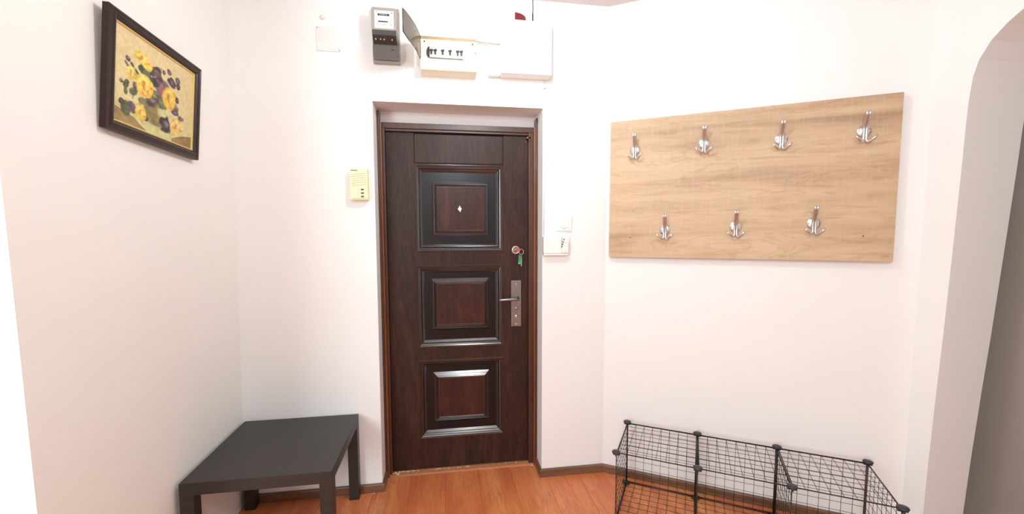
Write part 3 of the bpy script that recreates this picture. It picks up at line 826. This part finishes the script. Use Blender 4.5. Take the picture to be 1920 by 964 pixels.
# the painting itself: colours painted per vertex on a fine flat grid
import numpy as np
NU, NV = 240, 180
U, V = np.meshgrid(np.linspace(0, 1, NU), np.linspace(0, 1, NV))
rng = np.random.default_rng(4)
def smooth_noise(n):
    out = np.zeros((NV, NU))
    for oct_, amp in ((n, 1), (n*2, .5), (n*4, .3)):
        g = rng.random((oct_+2, oct_+2))
        uu = U*oct_; vv = V*oct_; i = np.clip(uu.astype(int), 0, oct_); j = np.clip(vv.astype(int), 0, oct_)
        fu = uu-i; fv = vv-j; fu = fu*fu*(3-2*fu); fv = fv*fv*(3-2*fv)
        out += amp*((g[j, i]*(1-fu)+g[j, i+1]*fu)*(1-fv) + (g[j+1, i]*(1-fu)+g[j+1, i+1]*fu)*fv)
    return out/1.8
N1, N2, N3 = smooth_noise(7), smooth_noise(22), smooth_noise(45)
def rgb(c): return np.array(c, float)/255
img = rgb((222, 200, 150))*(V[..., None]) + rgb((214, 202, 144))*(1-V[..., None])
img = img + (N1[..., None]-.5)*.07 + (N3[..., None]-.5)*.05 - (np.clip(U-.2, 0, 1)[..., None])*.03
def put(mask, c, var=0.0, nz=N2):
    global img
    col = rgb(c)[None, None, :]*(1 + (nz[..., None]-.5)*2*var)
    img = img*(1-mask[..., None]) + col*mask[..., None]
def poly(pts, soft=.008):
    # signed side test on a function v(u)
    p = np.array(pts); return np.interp(U[0], p[:, 0], p[:, 1])
def below(pts, soft=.01):
    y = poly(pts)[None, :]; return np.clip((y - V)/soft + .5, 0, 1)
# cloth and table
put(below([(0, .215), (.2, .262), (.45, .28), (.7, .285), (1, .245)], .04), (206, 196, 138), .10)
put(below([(0, .145), (.10, .122), (.22, .095), (.285, .044), (.36, .0), (1, -.2)], .012), (160, 132, 82), .16)
put(below([(0, .150), (.10, .128), (.22, .101), (.285, .050), (.36, .006), (1, -.2)], .006)*(1-below([(0, .137), (.10, .114), (.22, .087), (.285, .036), (.36, -.008), (1, -.2)], .006))*.6, (96, 80, 50), .1)
put(below([(0, -.3), (.70, .02), (.73, .03), (.795, .076), (.87, .110), (1, .142)], .010)*(U > .70), (150, 118, 74), .14)
put(below([(0, -.3), (.70, .035), (.795, .085), (.87, .119), (1, .151)], .006)*(1-below([(0, -.3), (.70, .02), (.795, .072), (.87, .106), (1, .138)], .006))*(U > .70)*.7, (84, 66, 44), .1)
def ell(u, v, ru, rv, soft=.22, wob=.35, ang=0.0, nz=N2):
    du, dv = U-u, (V-v)*.78
    c, s = math.cos(ang), math.sin(ang); ru_, rv_ = ru, rv*.78
    a, b = (du*c + dv*s)/ru_, (-du*s + dv*c)/rv_
    r = np.sqrt(a*a + b*b) + (nz-.5)*wob
    return np.clip((1-r)/soft + .5, 0, 1)
# vase
put(ell(.483, .255, .150, .145, .12, .06), (150, 136, 78), .18)
put(ell(.42, .25, .085, .12, .6, .2), (138, 120, 68), .2)
put(ell(.575, .30, .070, .080, .7, .3), (204, 200, 142), .15)
put(ell(.51, .135, .12, .03, .6, .2)*.6, (116, 104, 62), .1)
GREEN = [(.127, .423, .026, .055), (.205, .377, .042, .048), (.232, .58, .048, .05), (.317, .325, .046, .044), (.137, .167, .055, .075), (.568, .391, .065, .05),
         (.309, .683, .055, .06), (.467, .467, .06, .06), (.123, .354, .022, .045), (.36, .64, .05, .06), (.45, .60, .06, .05), (.55, .44, .05, .06)]
for k, (u, v, a, b) in enumerate(GREEN):
    put(ell(u, v, a*1.05, b, .25, .6, rng.uniform(-.6, .6)), [(88, 92, 58), (104, 108, 72), (62, 74, 50), (120, 118, 78)][k % 4], .35)
PUR = [(.138, .702, .027, .029), (.134, .633, .034, .018), (.189, .659, .024, .019), (.075, .434, .018, .023), (.464, .732, .077, .055), (.508, .681, .062, .055),
       (.575, .787, .021, .026), (.644, .829, .030, .033), (.681, .718, .055, .053), (.766, .786, .032, .039), (.78, .719, .025, .034), (.532, .554, .057, .084),
       (.414, .378, .07, .059), (.233, .451, .039, .043), (.764, .538, .028, .039), (.746, .45, .05, .044), (.079, .217, .022, .029), (.197, .202, .048, .064),
       (.61, .169, .069, .083), (.828, .326, .048, .031), (.366, .141, .022, .022), (.741, .372, .049, .033), (.49, .63, .06, .06), (.60, .64, .05, .06), (.36, .43, .05, .05)]
for k, (u, v, a, b) in enumerate(PUR):
    put(ell(u, v, a*1.05, b*1.05, .3, .7, rng.uniform(-.7, .7)), [(78, 58, 62), (96, 78, 82), (62, 48, 50), (112, 90, 90)][k % 4], .40)
    put(ell(u+.2*a, v+.2*b, a*.45, b*.45, .6, .9, 0, N3)*.8, [(146, 128, 142), (130, 104, 110), (118, 96, 108)][k % 3], .3)
put(ell(.545, .565, .035, .075, .5, .6), (158, 100, 106), .3)
# thin stems
for (pa, pb) in (((.66, .47), (.83, .32)), ((.73, .60), (.78, .52)), ((.20, .30), (.23, .44)), ((.12, .36), (.09, .44))):
    t = np.clip(((U-pa[0])*(pb[0]-pa[0]) + (V-pa[1])*(pb[1]-pa[1]))/((pb[0]-pa[0])**2+(pb[1]-pa[1])**2), 0, 1)
    dd = np.hypot(U-(pa[0]+t*(pb[0]-pa[0])), V-(pa[1]+t*(pb[1]-pa[1]))); put(np.clip((.006-dd)/.004, 0, 1)*.8, (80, 66, 50), .2)
def rose(u, v, a, b, base, deep, hi, ang=0.0, petals=7):
    put(ell(u, v, a, b, .16, .45, ang), base, .16)
    for ring, (rr, np_) in enumerate(((.66, petals), (.36, petals-2))):
        for k in range(np_):
            t = 2*PI*k/np_ + ring*.5 + rng.uniform(-.45, .45)
            rr = rr*rng.uniform(.75, 1.15)
            pu, pv = u + a*rr*math.cos(t), v + b*rr*math.sin(t)
            put(ell(pu-.10*a*math.cos(t), pv-.10*b*math.sin(t)-.05*b, a*.36, b*.34, .35, .35, t)*.75, deep if (k+ring) % 3 == 0 else base, .12)
            put(ell(pu, pv+.10*b, a*.30, b*.24, .5, .4, t, N3)*.8, hi, .10)
    put(ell(u-.08*a, v+.06*b, a*.24, b*.34, .8, .8)*.8, deep, .2); put(ell(u+.16*a, v-.05*b, a*.16, b*.36, .6, .6)*.7, hi, .1)
rose(.18, .57, .052, .080, (214, 186, 84), (180, 146, 56), (232, 214, 130))
rose(.358, .752, .070, .060, (226, 192, 72), (196, 150, 48), (242, 220, 124))
rose(.303, .795, .092, .070, (228, 192, 72), (184, 128, 40), (244, 222, 124))
rose(.335, .50, .108, .128, (232, 190, 70), (196, 122, 40), (248, 224, 122), 0, 8)
rose(.655, .51, .092, .140, (222, 176, 62), (190, 132, 42), (238, 206, 102), -.25, 7)
rose(.297, .186, .064, .088, (222, 184, 70), (186, 138, 44), (240, 212, 118), .2)
rose(.77, .205, .100, .100, (218, 184, 92), (192, 140, 66), (236, 212, 140), .3)
img = np.clip(img + (N3[..., None]-.5)*.05, 0, 1)
me = bpy.data.meshes.new('canvas')
cw0, cw1, cz0, cz1 = -hw+.038, hw-.038, .038, PHT-.038
vsx = np.stack([cw0 + U*(cw1-cw0), np.full_like(U, -.0095), cz0 + V*(cz1-cz0)], -1).reshape(-1, 3)
idx = np.arange(NU*NV).reshape(NV, NU)
fc = np.stack([idx[:-1, :-1], idx[:-1, 1:], idx[1:, 1:], idx[1:, :-1]], -1).reshape(-1, 4)
me.from_pydata(vsx.tolist(), [], fc.tolist())
ca_ = me.color_attributes.new('paint', 'FLOAT_COLOR', 'POINT')
lin = np.where(img <= .04045, img/12.92, ((img+.055)/1.055)**2.4).reshape(-1, 3)
ca_.data.foreach_set('color', np.concatenate([lin, np.ones((len(lin), 1))], 1).astype(np.float32).ravel())
t = NT('oil_paint'); at = t.n.new('ShaderNodeAttribute'); at.attribute_name = 'paint'
nz = t.noise(t.coords(), 180, 3); t.bump(nz, .15, .001)
me.materials.append(t.set(at.outputs['Color'], .55))
cv = bpy.data.objects.new('canvas', me); C.objects.link(cv); cv.parent = pic

# ------------------------------------------------------------------ coat rack on the angled wall
RS0, RS1, RZ0, RZ1 = 0.025, 1.286, 1.281, 2.0215
rack = tag(empty('coat_rack', AW(RS0, 0, RZ0), (0, 0, -ANG)), 'pale oak board coat rack with seven chrome double hooks', 'coat rack')
# local: x along the board, -y out into the room, z up
RW, RH = RS1-RS0, RZ1-RZ0
bm = bmesh.new(); box(bm, 0, RW, -.034, -.016, 0, RH, .0006, 1)
link_mesh('board', bm, M['oak'], rack)
bm = bmesh.new()
bm.free()
for xa in (.10, RW-.16):
    for za in (.08, RH-.12):
        bm = bmesh.new(); box(bm, xa, xa+.06, -.0162, -.0015, za, za+.08); link_mesh('spacer', bm, M['oak_edge'], rack)
for xx in (.115, 1.148):
    bm = bmesh.new(); lathe(bm, [(.0032, 0), (.0032, .0005), (0, .0005)], Matrix.Translation((xx, -.034, .108 if xx < 1 else .116)) @ TO_CAM, 10); link_mesh('screw_hole', bm, M['dark_print'], rack)
def bez(p0, p1, p2, n=6):
    p0, p1, p2 = Vector(p0), Vector(p1), Vector(p2)
    return [p0*(1-t)**2 + p1*2*t*(1-t) + p2*t*t for t in [i/n for i in range(n+1)]]
hook_src = None
def make_hook(loc):
    h = empty('coat_hook', loc); h.parent = rack
    bm = bmesh.new()
    lathe(bm, [(.0285, 0), (.0285, .002), (.026, .0045), (.015, .007), (0, .0075)], TO_CAM.copy(), 28)
    link_mesh('rosette', bm, M['chrome'], h)
    for sx in (-1, 1):
        bm = bmesh.new()
        r = .0049
        pts = [Vector((sx*.0052, -.052, .078)), Vector((sx*.0052, -.043, .062)), Vector((sx*.0052, -.030, .040))]
        pts += bez((sx*.0052, -.027, .034), (sx*.0052, -.018, .020), (sx*.0052, -.016, .006), 4)
        pts += [Vector((sx*.0052, -.016, -.030))]
        pts += bez((sx*.0052, -.016, -.036), (sx*.0060, -.017, -.052), (sx*.0160, -.025, -.049), 5)
        pts += [Vector((sx*.0270, -.034, -.038)), Vector((sx*.0390, -.042, -.024))]
        rr = [r*.9] + [r]*(len(pts)-2) + [r*.75]
        tube(bm, pts, rr, 10)
        link_mesh('prong', bm, M['chrome'], h, True)
    for sx in (-1, 1):
        bm = bmesh.new(); lathe(bm, [(.0040, 0), (.0036, .0014), (0, .0018)], Matrix.Translation((sx*.0195, -.0052, 0)) @ TO_CAM, 10)
        link_mesh('screw', bm, M['steel'], h)
    return h
def copy_part(o, parent):
    c = o.copy(); C.objects.link(c); c.parent = parent
    for k in list(o.children): copy_part(k, c)
    return c
first = None
for (s, z) in ((.157, 1.861), (.497, 1.867), (.834, 1.859), (1.153, 1.866), (.320, 1.431), (.654, 1.443), (.981, 1.456)):
    lc = (s-RS0, -.034, z-RZ0)
    if first is None: first = make_hook(lc)
    else:
        c = copy_part(first, rack); c.location = lc

# ------------------------------------------------------------------ coffee table
tb = tag(empty('coffee_table', (0.0009, -.0167, 0), (0, 0, 0.0077)), 'low square black-brown side table in the corner by the door', 'table')
TW, TD = 0.5608, 0.5625
bm = bmesh.new(); box(bm, 0, TW, -TD, 0, .40, .45, .0015, 2); link_mesh('tabletop', bm, M['black_table'], tb)
for (xa, ya) in ((0, 0), (TW-.05, 0), (0, -TD+.05), (TW-.05, -TD+.05)):
    bm = bmesh.new(); box(bm, xa, xa+.05, ya-.05, ya, 0.0, .40, .0012, 2); link_mesh('leg', bm, M['black_table'], tb)

# ------------------------------------------------------------------ wire cube rack
CS, CWD, CH, COFF = .1498, .3598, .360, .0792
rk = tag(empty('wire_cube_rack', AW(CS, COFF, 0), (0, 0, -ANG)), 'low black wire grid rack of three open cubes on the floor', 'rack')
# local: x along the wall, -y out into the room
def grid_panel(o0, ux, uy, n=8, name='grid_panel'):
    """square grid with a heavier wire border spanned by ux, uy"""
    o0, ux, uy = Vector(o0), Vector(ux), Vector(uy)
    bm = bmesh.new()
    g = .0042
    L1, L2 = ux.length, uy.length
    a, b = ux/L1, uy/L2
    def P(s, t): return o0 + a*s + b*t
    lo1, hi1, lo2, hi2 = g, L1-g, g, L2-g
    cor = [P(lo1, lo2), P(hi1, lo2), P(hi1, hi2), P(lo1, hi2)]
    for i in range(4): tube(bm, [cor[i], cor[(i+1) % 4]], .0025, 6)
    nrm = a.cross(b)*.0014
    for i in range(1, n):
        s = lo1 + (hi1-lo1)*i/n; tube(bm, [P(s, lo2)+nrm, P(s, hi2)+nrm], .0011, 5)
        s = lo2 + (hi2-lo2)*i/n; tube(bm, [P(lo1, s)-nrm, P(hi1, s)-nrm], .0011, 5)
    return link_mesh(name, bm, M['cage'], rk)
Z_ = .012
for i in range(3):
    x0 = i*CWD
    grid_panel((x0, 0, Z_), (CWD, 0, 0), (0, 0, CH-Z_-.004))                 # back
    grid_panel((x0, 0, CH-.004), (CWD, 0, 0), (0, -CWD, 0))                  # top
    grid_panel((x0, 0, Z_), (CWD, 0, 0), (0, -CWD, 0))                       # bottom
for i in range(4):
    grid_panel((i*CWD, 0, Z_), (0, -CWD, 0), (0, 0, CH-Z_-.004))             # sides and dividers
def joint(loc):
    bm = bmesh.new()
    lathe(bm, [(.0, -.006), (.012, -.006), (.019, -.003), (.021, .001), (.0195, .005), (.012, .0075), (0, .008)], Matrix.Identity(4), 16)
    s = 1 if loc[2] < .1 else -1
    for k in range(4):
        n = bmesh.new(); box(n, .004, .017, -.0035, .0035, min(0, s*.014), max(0, s*.014), .001, 1)
        merge(bm, n, 0, Matrix.Rotation(k*PI/2, 4, 'Z'))
    return link_mesh('joint', bm, M['cage_joint'], rk, False, loc)
j_top = j_bot = None
for i in range(4):
    for y in (0, -CWD):
        for z in (.0065, CH):
            proto = j_top if z > .1 else j_bot
            if proto is None:
                o = joint((i*CWD, y, z))
                if z > .1: j_top = o
                else: j_bot = o
            else:
                o = proto.copy(); C.objects.link(o); o.parent = rk; o.location = (i*CWD, y, z)
